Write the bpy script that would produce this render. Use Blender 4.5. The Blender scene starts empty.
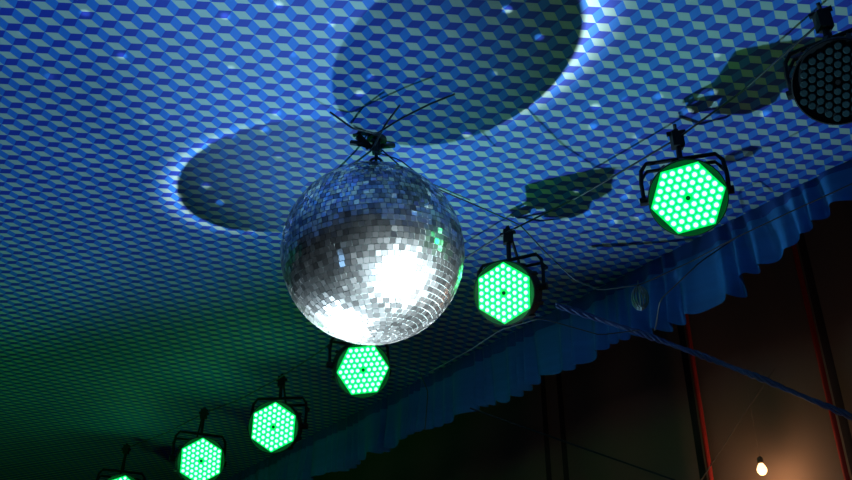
import bpy, math, random
from mathutils import Vector, Matrix
random.seed(7)
CAMH=1.65
PITCH=math.radians(29.2)
F=900.0
cP,sP=math.cos(PITCH),math.sin(PITCH)
CAM=Vector((0,0,CAMH))
def ray(px,py):
    return Vector((px-426, cP*F-sP*(240-py), sP*F+cP*(240-py)))
CEIL=CAMH+1.55
def on_z(px,py,z):
    d=ray(px,py); t=(z-CAMH)/d.z
    return CAM+d*t
D=Vector((-.57,.8216,0)).normalized()
N=Vector((D.y,-D.x,0))
def on_n(px,py,k):
    d=ray(px,py); t=k/d.dot(N)
    return CAM+d*t
KV=2.357
KW=3.4
sc=bpy.context.scene
col=sc.collection

# ---------- helpers ----------
def mat(name):
    m=bpy.data.materials.new(name); m.use_nodes=True
    nt=m.node_tree; b=nt.nodes["Principled BSDF"]
    return m,nt,b
def simple(name,c,rough=.5,metal=0,noise=.0,scale=20):
    m,nt,b=mat(name)
    b.inputs["Roughness"].default_value=rough
    b.inputs["Metallic"].default_value=metal
    tx=nt.nodes.new("ShaderNodeTexNoise"); tx.inputs["Scale"].default_value=scale
    mx=nt.nodes.new("ShaderNodeMixRGB")
    mx.inputs[1].default_value=(c[0]*(1-noise),c[1]*(1-noise),c[2]*(1-noise),1)
    mx.inputs[2].default_value=(min(1,c[0]*(1+noise)),min(1,c[1]*(1+noise)),min(1,c[2]*(1+noise)),1)
    nt.links.new(tx.outputs[0],mx.inputs[0]); nt.links.new(mx.outputs[0],b.inputs["Base Color"])
    return m
def emis(name,c,s):
    m,nt,b=mat(name)
    b.inputs["Base Color"].default_value=(c[0]*.3,c[1]*.3,c[2]*.3,1)
    b.inputs["Emission Color"].default_value=(*c,1)
    b.inputs["Emission Strength"].default_value=s
    return m
def mesh(name,vs,fs,mats,mi=None,parent=None,smooth=False):
    me=bpy.data.meshes.new(name); me.from_pydata([tuple(v) for v in vs],[],fs)
    for m in mats: me.materials.append(m)
    if mi:
        for i,p in enumerate(me.polygons): p.material_index=mi[i]
    if smooth:
        for p in me.polygons: p.use_smooth=True
    me.update()
    o=bpy.data.objects.new(name,me); col.objects.link(o)
    if parent: o.parent=parent
    return o
def empty(name,loc=(0,0,0)):
    e=bpy.data.objects.new(name,None); e.empty_display_size=.05; e.location=loc; col.objects.link(e); return e
def curve(name,splines,r,m,parent=None,smooth=True):
    cu=bpy.data.curves.new(name,'CURVE'); cu.dimensions='3D'; cu.bevel_depth=r; cu.bevel_resolution=2; cu.resolution_u=6
    cu.use_fill_caps=True
    for pts,cyc in splines:
        if smooth:
            s=cu.splines.new('NURBS'); s.order_u=3; s.use_endpoint_u=not cyc
        else: s=cu.splines.new('POLY')
        s.points.add(len(pts)-1)
        for p,q in zip(s.points,pts): p.co=(q[0],q[1],q[2],1)
        s.use_cyclic_u=cyc
    cu.materials.append(m)
    o=bpy.data.objects.new(name,cu); col.objects.link(o)
    if parent: o.parent=parent
    return o
class MB:
    def __init__(s): s.v=[];s.f=[];s.m=[]
    def add(s,vs,fs,mi,M=None):
        b=len(s.v)
        for v in vs:
            v=Vector(v)
            s.v.append(M@v if M else v)
        for f in fs: s.f.append([b+i for i in f]); s.m.append(mi)
    def lathe(s,prof,n,mi,M=None,cap0=True,cap1=True):
        vs=[];fs=[]
        for r,z in prof:
            for i in range(n):
                a=2*math.pi*i/n; vs.append((r*math.cos(a),r*math.sin(a),z))
        for k in range(len(prof)-1):
            for i in range(n):
                j=(i+1)%n; fs.append((k*n+i,k*n+j,(k+1)*n+j,(k+1)*n+i))
        if cap0: fs.append(tuple(range(n-1,-1,-1)))
        if cap1: fs.append(tuple((len(prof)-1)*n+i for i in range(n)))
        s.add(vs,fs,mi,M)
    def box(s,c,h,mi,M=None):
        vs=[(c[0]+x*h[0],c[1]+y*h[1],c[2]+z*h[2]) for x in(-1,1) for y in(-1,1) for z in(-1,1)]
        fs=[(0,1,3,2),(4,6,7,5),(0,4,5,1),(2,3,7,6),(0,2,6,4),(1,5,7,3)]
        s.add(vs,fs,mi,M)
    def tube(s,pts,r,mi,M=None,n=8):
        pts=[Vector(p) for p in pts]
        vs=[];fs=[]
        for k,p in enumerate(pts):
            t=(pts[min(k+1,len(pts)-1)]-pts[max(k-1,0)]).normalized()
            u=t.orthogonal().normalized() if k==0 else (u-t*u.dot(t)).normalized()
            w=t.cross(u)
            for i in range(n):
                a=2*math.pi*i/n; vs.append(p+u*r*math.cos(a)+w*r*math.sin(a))
        for k in range(len(pts)-1):
            for i in range(n):
                j=(i+1)%n; fs.append((k*n+i,k*n+j,(k+1)*n+j,(k+1)*n+i))
        fs.append(tuple(range(n-1,-1,-1))); fs.append(tuple((len(pts)-1)*n+i for i in range(n)))
        s.add(vs,fs,mi,M)
    def obj(s,name,mats,parent=None,smooth=False):
        return mesh(name,s.v,s.f,mats,s.m,parent,smooth)

# ---------- materials ----------
def fabric_pattern():
    m,nt,b=mat("tent_lozenge_fabric")
    L=nt.links
    def M(op,a,c=None,d=None):
        n=nt.nodes.new("ShaderNodeMath"); n.operation=op
        for i,x in enumerate((a,c,d)):
            if x is None: continue
            if isinstance(x,(int,float)): n.inputs[i].default_value=x
            else: L.new(x,n.inputs[i])
        return n.outputs[0]
    g=nt.nodes.new("ShaderNodeTexCoord")
    sp=nt.nodes.new("ShaderNodeSeparateXYZ"); L.new(g.outputs["Object"],sp.inputs[0])
    x,y=sp.outputs[0],sp.outputs[1]
    s=M('ADD',M('MULTIPLY',x,N.x),M('MULTIPLY',y,N.y))
    t=M('ADD',M('MULTIPLY',x,D.x),M('MULTIPLY',y,D.y))
    a=.031
    u=M('ADD',M('DIVIDE',s,a*.88),500.0)
    v=M('ADD',M('SUBTRACT',M('DIVIDE',t,a),M('MULTIPLY',u,.5)),500.0)
    i=M('FLOOR',u); j=M('FLOOR',v)
    fu=M('SUBTRACT',u,i); fv=M('SUBTRACT',v,j)
    c=M('FLOORED_MODULO',M('ADD',M('SUBTRACT',i,j),.01),3.0)
    c=M('FLOOR',c)
    sd=M('GREATER_THAN',M('ADD',fu,fv),1.0)
    isA=M('COMPARE',c,0.0,.1)
    isB=M('MULTIPLY',M('COMPARE',M('ADD',c,sd),2.0,.1),M('SUBTRACT',1.0,isA))
    m1=nt.nodes.new("ShaderNodeMixRGB"); m1.inputs[1].default_value=(.006,.024,.28,1); m1.inputs[2].default_value=(.010,.12,.46,1)
    L.new(isA,m1.inputs[0])
    m2=nt.nodes.new("ShaderNodeMixRGB"); L.new(isB,m2.inputs[0]); L.new(m1.outputs[0],m2.inputs[1]); m2.inputs[2].default_value=(.27,.36,.33,1)
    tn=nt.nodes.new("ShaderNodeTexNoise"); tn.inputs["Scale"].default_value=3; L.new(g.outputs["Object"],tn.inputs[0])
    r=nt.nodes.new("ShaderNodeMapRange"); r.inputs[3].default_value=.75; r.inputs[4].default_value=1.2; L.new(tn.outputs[0],r.inputs[0])
    m3=nt.nodes.new("ShaderNodeMixRGB"); m3.blend_type='MULTIPLY'; m3.inputs[0].default_value=1
    L.new(m2.outputs[0],m3.inputs[1]); L.new(r.outputs[0],m3.inputs[2])
    L.new(m3.outputs[0],b.inputs["Base Color"])
    b.inputs["Roughness"].default_value=.7
    return m
M_fab=fabric_pattern()
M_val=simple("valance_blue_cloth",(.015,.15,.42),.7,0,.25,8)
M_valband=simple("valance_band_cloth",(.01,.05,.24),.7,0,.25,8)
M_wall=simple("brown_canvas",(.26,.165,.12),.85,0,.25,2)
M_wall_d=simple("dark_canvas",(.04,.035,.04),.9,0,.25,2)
M_red=simple("red_piping",(.55,.03,.02),.8,0,.2,10)
M_seam=simple("seam_dark",(.05,.025,.022),.9,0,.2,10)
M_floor=simple("floor_boards",(.05,.04,.035),.6,0,.3,6)
M_black=simple("black_housing",(.003,.003,.004),.8,.0,.2,30)
M_blackm=simple("dark_metal",(.02,.024,.028),.45,.5,.2,30)
M_cable=simple("black_cable",(.010,.014,.02),.4,0,.2,30)
M_bcable=simple("blue_cable",(.025,.06,.20),.4,0,.2,30)
M_rope=simple("steel_rope",(.10,.12,.13),.4,.6,.2,60)
M_glass=simple("unlit_lens",(.05,.09,.09),.25,.3,.2,60)
M_core=emis("led_core_white",(.42,1,.70),2.4)
M_lens=emis("led_lens_green",(.01,1,.24),2.0)
M_plate_glow=emis("led_plate_glow",(.0,.62,.09),1.2)  # green glow between the LEDs, put into the face plate as emission
M_bez_glow=emis("bezel_halo_glow",(.0,.06,.01),.6)  # halo around the LEDs, imitated by dim emission on the bezel ring
M_bulb=emis("warm_bulb",(1,.62,.28),3.2)

# ---------- room shell ----------
def drop_sag(x,y):
    return .012*math.sin(x*1.3+y*.7)+.008*math.sin(y*2.1-x*.9)
def grid_plane(name,f,nu,nv,m,smooth=True):
    vs=[f(i/nu,j/nv) for i in range(nu+1) for j in range(nv+1)]
    fs=[(i*(nv+1)+j,(i+1)*(nv+1)+j,(i+1)*(nv+1)+j+1,i*(nv+1)+j+1) for i in range(nu) for j in range(nv)]
    return mesh(name,vs,fs,[m],None,None,smooth)
T0,T1=-5.0,13.0; K0=-8.0
def fceil(a,b):
    k=K0+(KV-K0)*a; t=T0+(T1-T0)*b
    p=N*k+D*t
    w=1 if a<1 else 0
    return (p.x,p.y,CEIL+drop_sag(p.x,p.y)*w)
grid_plane("ceiling",fceil,60,80,M_fab)
TOP=CAMH+2.3
def vwall(name,pa,pb,h0,h1,m,amp=.03,per=.35,n=240):
    pa=Vector(pa);pb=Vector(pb); dr=(pb-pa); ln=dr.length; dr.normalize(); nn=Vector((dr.y,-dr.x,0))
    def f(a,b):
        s=a*ln
        p=pa+dr*s+nn*(amp*math.sin(2*math.pi*s/per)+amp*.6*math.sin(2*math.pi*s/(per*2.7)+1))*(1-.4*b)
        return (p.x,p.y,h0+(h1-h0)*b)
    return grid_plane(name,f,n,3,m)
c00=N*K0+D*T0; c01=N*K0+D*T1; c10=N*KW+D*T0; c11=N*KW+D*T1
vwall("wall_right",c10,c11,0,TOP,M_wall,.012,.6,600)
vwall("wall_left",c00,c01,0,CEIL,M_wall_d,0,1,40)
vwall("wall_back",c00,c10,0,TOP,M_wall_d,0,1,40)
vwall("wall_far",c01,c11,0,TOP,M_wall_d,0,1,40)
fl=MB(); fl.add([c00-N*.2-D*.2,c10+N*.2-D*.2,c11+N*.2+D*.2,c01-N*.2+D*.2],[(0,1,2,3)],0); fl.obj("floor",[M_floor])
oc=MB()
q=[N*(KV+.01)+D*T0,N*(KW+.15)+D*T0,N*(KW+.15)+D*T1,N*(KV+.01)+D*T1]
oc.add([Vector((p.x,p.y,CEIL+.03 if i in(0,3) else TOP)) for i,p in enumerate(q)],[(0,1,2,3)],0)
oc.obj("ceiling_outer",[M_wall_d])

# valance
def tpar(px,py,k): return on_n(px,py,k).dot(D)
tjump=tpar(738,265,KV)
def fval():
    vs=[];fs=[];mi=[]
    n=2600; rows=8
    a0,a1=-3.0,12.0
    for i in range(n+1):
        t=a0+(a1-a0)*i/n
        x=max(0,min(1,(t-tjump)/.04+.5))
        drop=.265*x+(1-x)*(.165+.03*math.cos((tjump-t)*7))
        wv=.35*math.sin(t*9)+.25*math.sin(t*23+1)
        ph=(t/.085)+wv
        ed=.022*abs(math.sin(math.pi*ph))+.012*math.sin(t*14)
        for r in range(rows+1):
            f=r/rows
            z=CEIL+.015-(drop+ed)*f
            am=(.004+.019*f)*(1+.5*math.sin(t*17))
            k=KV+am*math.sin(2*math.pi*ph+f*.6*math.sin(t*6))+.03*f*math.sin(t*5)*.6
            p=N*k+D*t; vs.append((p.x,p.y,z))
    for i in range(n):
        for r in range(rows):
            a=i*(rows+1)+r
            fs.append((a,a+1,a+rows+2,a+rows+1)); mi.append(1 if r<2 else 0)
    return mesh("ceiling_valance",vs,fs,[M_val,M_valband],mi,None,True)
fval()

# wall seams
def seam(name,pts,w,m):
    b=MB()
    for (x0,y0) in pts:
        p=on_n(x0,y0,KW-.06)
        a=p-D*w; c=p+D*w
        for off in (0,.008):
            b.add([Vector((a.x,a.y,.02))+N*off,Vector((c.x,c.y,.02))+N*off,Vector((c.x,c.y,TOP-.1))+N*off,Vector((a.x,a.y,TOP-.1))+N*off],[(0,1,2,3)],0)
    return b.obj(name,[m])
pb=MB()
for px in ((699,400),(829,400)):
    p=on_n(px[0],px[1],KW-.08)
    pb.tube([(p.x,p.y,0),(p.x,p.y,TOP-.1)],.011,0,None,12)
pb.obj("trim_1",[M_red])
seam("trim_2",[(838,400),(563,440),(546,440),(691,400)],.016,M_seam)

# ---------- mirror ball ----------
BR=.25
bd=ray(373,253); BC=CAM+bd*(2.46/900)
def tile_mat():
    m,nt,b=mat("mirror_tile"); L=nt.links
    at=nt.nodes.new("ShaderNodeAttribute"); at.attribute_name="tint"
    r1=nt.nodes.new("ShaderNodeMapRange"); r1.inputs[3].default_value=.18; r1.inputs[4].default_value=.95; L.new(at.outputs["Fac"],r1.inputs[0])
    g1=nt.nodes.new("ShaderNodeBsdfGlossy"); g1.inputs["Roughness"].default_value=.05
    g2=nt.nodes.new("ShaderNodeBsdfGlossy"); g2.inputs["Roughness"].default_value=.34
    r2=nt.nodes.new("ShaderNodeMapRange"); r2.inputs[3].default_value=.4; r2.inputs[4].default_value=.98; L.new(at.outputs["Fac"],r2.inputs[0])
    cb=nt.nodes.new("ShaderNodeCombineColor"); cb2=nt.nodes.new("ShaderNodeCombineColor")
    for k in range(3): L.new(r1.outputs[0],cb.inputs[k]); L.new(r2.outputs[0],cb2.inputs[k])
    L.new(cb.outputs[0],g1.inputs["Color"]); L.new(cb2.outputs[0],g2.inputs["Color"])
    mx=nt.nodes.new("ShaderNodeMixShader"); mx.inputs[0].default_value=.40
    L.new(g1.outputs[0],mx.inputs[1]); L.new(g2.outputs[0],mx.inputs[2])
    L.new(mx.outputs[0],nt.nodes["Material Output"].inputs[0])
    return m
M_tile=tile_mat()
M_grout=simple("ball_core_grey",(.18,.23,.22),.6,0,.2,40)
ball=empty("mirror_ball",BC)
ts=.0155
vs=[];fs=[];tint=[]
rows=int(round(math.pi*BR/ts))
for r in range(rows):
    la=-math.pi/2+math.pi*(r+.5)/rows
    rc=BR*math.cos(la); n=max(5,int(round(2*math.pi*rc/ts)))
    off=random.random()
    for i in range(n):
        lo=2*math.pi*(i+off)/n
        nv=Vector((math.cos(la)*math.cos(lo),math.cos(la)*math.sin(lo),math.sin(la)))
        e=Vector((-math.sin(lo),math.cos(lo),0)); u=nv.cross(e)
        hw=min(math.pi*rc/n*.90,.0075); hh=math.pi*BR/rows/2*.90
        nt_=(nv+e*random.gauss(0,.05)+u*random.gauss(0,.05)).normalized()
        e2=(e-nt_*e.dot(nt_)).normalized(); u2=nt_.cross(e2)
        c=nv*BR
        b=len(vs)
        for sx,sy in((-1,-1),(1,-1),(1,1),(-1,1)): vs.append(c+e2*hw*sx+u2*hh*sy)
        for sx,sy in((-1,-1),(1,-1),(1,1),(-1,1)): vs.append(c-nv*.004+e*hw*sx+u*hh*sy)
        fs+= [(b,b+1,b+2,b+3),(b,b+4,b+5,b+1),(b+1,b+5,b+6,b+2),(b+2,b+6,b+7,b+3),(b+3,b+7,b+4,b)]
        q=random.random()**.8
        tint+=[q]*5
o=mesh("mirror_tiles",vs,fs,[M_tile],None,ball)
at=o.data.attributes.new("tint",'FLOAT','FACE')
for i,q in enumerate(tint): at.data[i].value=q
o.rotation_euler=(math.radians(4),math.radians(-5),0)
cb=MB(); prof=[(max(.0005,(BR-.003)*math.cos(a)),(BR-.003)*math.sin(a)) for a in [math.pi*(k/24-.5) for k in range(25)]]
cb.lathe(prof,48,0); cb.obj("core",[M_grout],ball,True)
# hanging hardware
hw=MB()
hw.lathe([(.035,BR-.004),(.035,BR+.004),(.02,BR+.01),(.012,BR+.022),(.012,BR+.03),(.004,BR+.032)],20,0)
ring=[(0.018*math.cos(a),0,BR+.045+.018*math.sin(a)) for a in [2*math.pi*k/20 for k in range(21)]]
hw.tube(ring,.004,0)
sh=[(0,-.018,BR+.12),(0,-.020,BR+.09),(0,-.014,BR+.065),(0,0,BR+.055),(0,.014,BR+.065),(0,.020,BR+.09),(0,.018,BR+.12)]
hw.tube(sh,.0045,0)
hw.tube([(-.012,-.03,BR+.108),(.012,.03,BR+.108)],.005,0)
hw.box((0,0,BR+.10),(.012,.013,.018),0)
hw.tube([(-.075,.0,BR+.118),(-.04,-.01,BR+.105),(-.01,0,BR+.098),(.02,0,BR+.105),(.05,.02,BR+.122)],.008,0)
hw.tube([(-.055,-.02,BR+.128),(-.02,0,BR+.10)],.011,0)
hw.lathe([(.03,BR+.123),(.03,BR+.131)],16,0)
hw.obj("hanging_bracket",[M_blackm],ball)

# ---------- PAR lamps ----------
def par_lamp(pos,size,roll,aim,lit=True):
    root=empty("led_par_lamp",pos)
    z=aim.normalized()
    x=Vector((0,0,1)).cross(z).normalized(); y=z.cross(x)
    R=Matrix((x,y,z)).transposed().to_4x4()
    Rr=R@Matrix.Rotation(roll,4,'Z')
    k=size/.19
    b=MB()
    b.lathe([(.05*k,-.135*k),(.080*k,-.13*k),(.095*k,-.11*k),(.099*k,-.03*k),(.104*k,-.022*k),(.104*k,.004*k),(.101*k,.005*k)],40,0,Rr,True,False)
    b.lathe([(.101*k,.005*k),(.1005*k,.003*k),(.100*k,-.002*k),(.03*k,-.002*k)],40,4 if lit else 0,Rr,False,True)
    for q in range(12):
        a=2*math.pi*q/12
        b.box((0,0,0),(.004*k,.006*k,.042*k),0,R@Matrix.Rotation(a,4,'Z')@Matrix.Translation((.099*k,0,-.07*k)))
    sp=.0215*k
    hexr=.19*k/2*1.05
    if lit:
        hv=[(hexr*math.cos(math.radians(60*q)),hexr*math.sin(math.radians(60*q)),.001*k) for q in range(6)]
        b.add(hv,[tuple(range(6))],1,Rr)
    for i in range(-4,5):
        for j in range(-4,5):
            if abs(i+j)>4 or (i==0 and j==0): continue
            cx=sp*(i+j*.5); cy=sp*j*.866
            Ml=Rr@Matrix.Translation((cx,cy,.001*k))
            rr=sp*.46
            b.lathe([(rr,0),(rr*.9,.003*k),(rr*.75,.005*k)],10,2,Ml,False,True)
            if lit: b.lathe([(rr*.66,.0052*k),(rr*.5,.0075*k),(rr*.2,.009*k)],8,3,Ml,False,True)
    b.lathe([(sp*.30,.001*k),(sp*.30,.004*k)],8,0,Rr)
    o=b.obj("lamp_head",[M_black,M_plate_glow,M_lens if lit else M_glass,M_core,M_bez_glow],root)
    y2=MB()
    up=Vector((0,0,1))
    side=x
    top=CEIL-pos.z-.035
    hpt=-z*.07*k
    pts=[side*-.113*k+hpt,side*-.115*k+hpt+up*.06*k,side*-.111*k+hpt+up*.10*k,side*-.095*k+hpt+up*.122*k,side*.095*k+hpt+up*.122*k,side*.111*k+hpt+up*.10*k,side*.115*k+hpt+up*.06*k,side*.113*k+hpt]
    y2.tube(pts,.0060*k,0)
    pts2=[p+(-z*.06*k-up*.03*k)*(1 if 1<i<6 else 0) for i,p in enumerate(pts)]
    y2.tube(pts2,.0055*k,0)
    for sg in(-1,1):
        c=side*sg*.107*k-z*.07*k
        y2.tube([c-side*sg*.015*k,c+side*sg*.018*k],.012*k,0,None,12)
    y2.tube([hpt+up*.12*k,Vector((hpt.x,hpt.y,top))],.008,0)
    y2.box((hpt.x,hpt.y,top-.035),(.016,.014,.024),0)
    y2.tube([hpt+up*(top-.05)+side*.026,hpt+up*(top-.05)-side*.026],.007,0)
    y2.box((-z*.15*k)[:],(.045*k,.045*k,.035*k),0)
    y2.tube([-z*.15*k,-z*.2*k+up*.03,-z*.17*k+up*.12,hpt+up*(top-.02)],.005,0)
    y2.obj("yoke",[M_black],root)
    return root
toc=lambda p:(CAM-p).normalized()
lamps=[((688,198),2.375,.188,8,(.05,0,-.10)),
       ((504,293),2.85,.188,20,(-.35,0,0)),
       ((363,370),3.42,.195,12,(.25,0,-.1)),
       ((273.5,427),4.04,.212,25,(-.25,0,0)),
       ((201,461),4.45,.215,35,(.2,0,0)),
       ((120,496),5.0,.215,25,(.1,0,0))]
LP=[]
for (px,dp,sz,roll,dv) in lamps:
    p=CAM+ray(*px)*(dp/900)
    LP.append(p)
    par_lamp(p,sz,math.radians(roll),toc(p)+Vector(dv))
LIT=list(LP)
p6=CAM+ray(838,82)*(1.98/900)
par_lamp(p6,.175,.2,toc(p6)+Vector((-.1,0,-.25)),False)
LP.insert(0,p6)
pts=[]
for i,p in enumerate(LP):
    a=toc(p); q=p+a*-.07; pts.append((q.x,q.y,CEIL-.06))
    if i<len(LP)-1:
        r=LP[i+1]-toc(LP[i+1])*.07
        pts.append(((q.x+r.x)/2,(q.y+r.y)/2,CEIL-.075))
curve("support_cable",[(pts,False)],.003,M_cable)

# ---------- cables ----------
def cab(name,pix,r,m,twist=0):
    P=[CAM+ray(x,y)*(dp/900) for x,y,dp in pix]
    sp=[]
    if twist:
        Q=[]
        for i in range(len(P)-1):
            for k in range(30): Q.append(P[i].lerp(P[i+1],k/30))
        Q.append(P[-1])
        for s in range(3):
            sp.append(([q+Vector((0,math.cos(i*.5+s*2.09),math.sin(i*.5+s*2.09)))*r*1.2*(1+.4*math.sin(i*.23)) for i,q in enumerate(Q)],False))
    else: sp=[(P,False)]
    return curve(name,sp,r,m)
cab("power_cable",[(556,305,3.2),(640,333,3.15),(700,355,3.1),(760,378,3.0),(852,417,2.9),(930,455,2.8)],.005,M_bcable,1)
cab("string_wire",[(382,150,2.50),(410,175,2.5),(440,190,2.5),(475,205,2.55),(520,225,2.7),(548,255,2.8),(575,280,2.8),(600,290,2.8),(640,285,2.75),(690,262,2.7),(735,238,2.6),(790,212,2.5),(860,180,2.4)],.0020,M_cable)
cab("string_wire",[(330,112,2.42),(352,128,2.42),(376,134,2.44),(402,118,2.4),(430,104,2.36),(455,94,2.33)],.0028,M_cable)
cab("string_wire",[(400,105,2.4),(385,125,2.43),(372,150,2.5),(352,165,2.7),(330,190,2.8)],.003,M_cable)
cab("string_wire",[(370,150,2.5),(400,160,2.5),(428,182,2.55),(470,200,2.7)],.0018,M_rope)
cab("string_wire",[(430,372,3.4),(470,350,3.3),(500,330,3.2),(540,318,3.1),(600,335,3.1),(640,330,3.1)],.0022,M_cable)
cab("string_wire",[(390,365,3.5),(420,372,3.4),(428,392,3.4),(425,430,3.4)],.0022,M_cable)
cab("guy_wire",[(470,408,3.9),(560,440,3.8),(680,482,3.7),(760,510,3.6)],.004,M_cable)
cab("guy_wire",[(775,368,3.72),(740,420,3.72),(700,482,3.72)],.0028,M_wall)
cab("guy_wire",[(740,235,2.9),(700,262,2.85),(660,300,2.9),(655,330,3.0)],.0022,M_cable)
cc=CAM+ray(640,298)*(2.75/900)
sp=[]
for k in range(7):
    a=k*.45; R0=Matrix.Rotation(a,3,'Z')
    rr=.028+.006*random.random()
    sp.append(([cc+R0@Vector((rr*.8*math.cos(t),0,rr*1.25*math.sin(t))) for t in [2*math.pi*q/12 for q in range(12)]],True))
sp.append(([cc+Vector((0,0,.03)),cc+Vector((0,0,.05)),Vector((cc.x,cc.y,cc.z+.06))],False))
curve("cable_coil",sp,.0022,M_rope)
bp=on_n(762,470,KW-.13)
bl=empty("hanging_light_bulb",bp)
b=MB()
b.lathe([(.002,-.022),(.011,-.019),(.019,-.009),(.021,.002),(.017,.014),(.010,.025),(.009,.028)],20,1)
b.lathe([(.009,.026),(.011,.032),(.011,.05),(.004,.056)],16,0)
b.tube([(0,0,.05),(0.0,0,.6),(0,0,TOP-.2-bp.z)],.001,0)
b.obj("bulb_and_socket",[M_wall,M_bulb],bl,True)

# ---------- lights ----------
def look(o,tgt):
    o.rotation_euler=(Vector(tgt)-o.location).to_track_quat('-Z','Y').to_euler()
def light(name,typ,loc,e,c,size=.05,tgt=None,ang=60,blend=.5):
    l=bpy.data.lights.new(name,typ); l.energy=e; l.color=c
    if typ=='AREA': l.size=size
    else: l.shadow_soft_size=size
    if typ=='SPOT': l.spot_size=math.radians(ang); l.spot_blend=blend
    o=bpy.data.objects.new(name,l); o.location=loc; col.objects.link(o)
    if tgt is not None: look(o,tgt)
    return o
S1=on_z(446,72,CEIL); S2=on_z(290,180,CEIL)
d1=(BC-S1).normalized(); d2=(BC-S2).normalized()
L1=BC+d1*3.7; L2=BC+d2*3.7
L1.z=max(L1.z,.15); L2.z=max(L2.z,.15)
E1=on_z(590,6,CEIL); E2=on_z(178,190,CEIL)
def pinaim(L,E,f):
    a=(BC-L).normalized(); e=(E-L).normalized()
    v=a.lerp(e,f); return L+v*3.5
light("stage_spotlight",'SPOT',L1,760,(.34,.68,.95),.04,on_z(570,60,CEIL),34,1)
light("stage_spotlight",'SPOT',L2,680,(.34,.68,.95),.04,on_z(90,130,CEIL),32,1)
light("pin_spotlight",'SPOT',L1,6200,(.82,.96,1),.06,pinaim(L1,E1,.26),7.2,.5)
light("pin_spotlight",'SPOT',L2,6200,(.82,.96,1),.06,pinaim(L2,E2,.20),7.2,.5)
light("house_fill",'SPOT',(-2.2,-.8,.8),34,(.3,.6,1),.3,(-1.9,1.6,CEIL),70,1)
light("green_wash_light",'SPOT',(-3.0,2.4,.8),80,(.05,1,.16),.15,(-2.8,3.8,CEIL),90,1)
light("blue_wash_light",'SPOT',(.2,.3,.4),9,(.12,.5,1),.3,N*KV+D*2.3+Vector((0,0,CEIL-.1)),70,1)
light("bulb_glow",'POINT',bp-N*.02+Vector((0,0,-.06)),1.4,(1,.60,.32),.03)
light("warm_room_light",'POINT',N*(KW-.5)+D*1.2+Vector((0,0,.9)),5.5,(1,.60,.42),.1)
for p in LIT:
    light("led_spill",'POINT',p+toc(p)*.09,.7,(.0,1,.2),.05)
def speck(loc,e,scale,rot,tgt,ang):
    sp=light("ball_speckle_helper",'SPOT',loc,e,(.75,.92,1),.002,tgt,ang,.5)  # unseen spot added to imitate dots of light thrown by the mirror ball
    l=sp.data; l.use_nodes=True; nt=l.node_tree
    em=nt.nodes["Emission"]
    tc=nt.nodes.new("ShaderNodeTexCoord"); vo=nt.nodes.new("ShaderNodeTexVoronoi"); vo.inputs["Scale"].default_value=scale
    nt.links.new(tc.outputs["Normal"],vo.inputs["Vector"])
    mr=nt.nodes.new("ShaderNodeMapRange"); mr.inputs[1].default_value=.06; mr.inputs[2].default_value=.15; mr.inputs[3].default_value=1; mr.inputs[4].default_value=0
    nt.links.new(vo.outputs["Distance"],mr.inputs[0]); nt.links.new(mr.outputs[0],em.inputs["Strength"])
speck(CAM+Vector((-.1,1.2,-.3)),280,18,(0,0,.3),on_z(440,40,CEIL),68)

w=bpy.data.worlds.new("World"); sc.world=w; w.use_nodes=True
bg=w.node_tree.nodes["Background"]; bg.inputs[0].default_value=(.05,.12,.3,1); bg.inputs[1].default_value=.02

cam=bpy.data.cameras.new("Camera"); co=bpy.data.objects.new("Camera",cam); col.objects.link(co)
co.location=CAM; co.rotation_euler=(math.pi/2+PITCH,0,0)
cam.sensor_width=36; cam.lens=F/852*36; cam.clip_start=.01
sc.camera=co
sc.view_settings.view_transform='Standard'
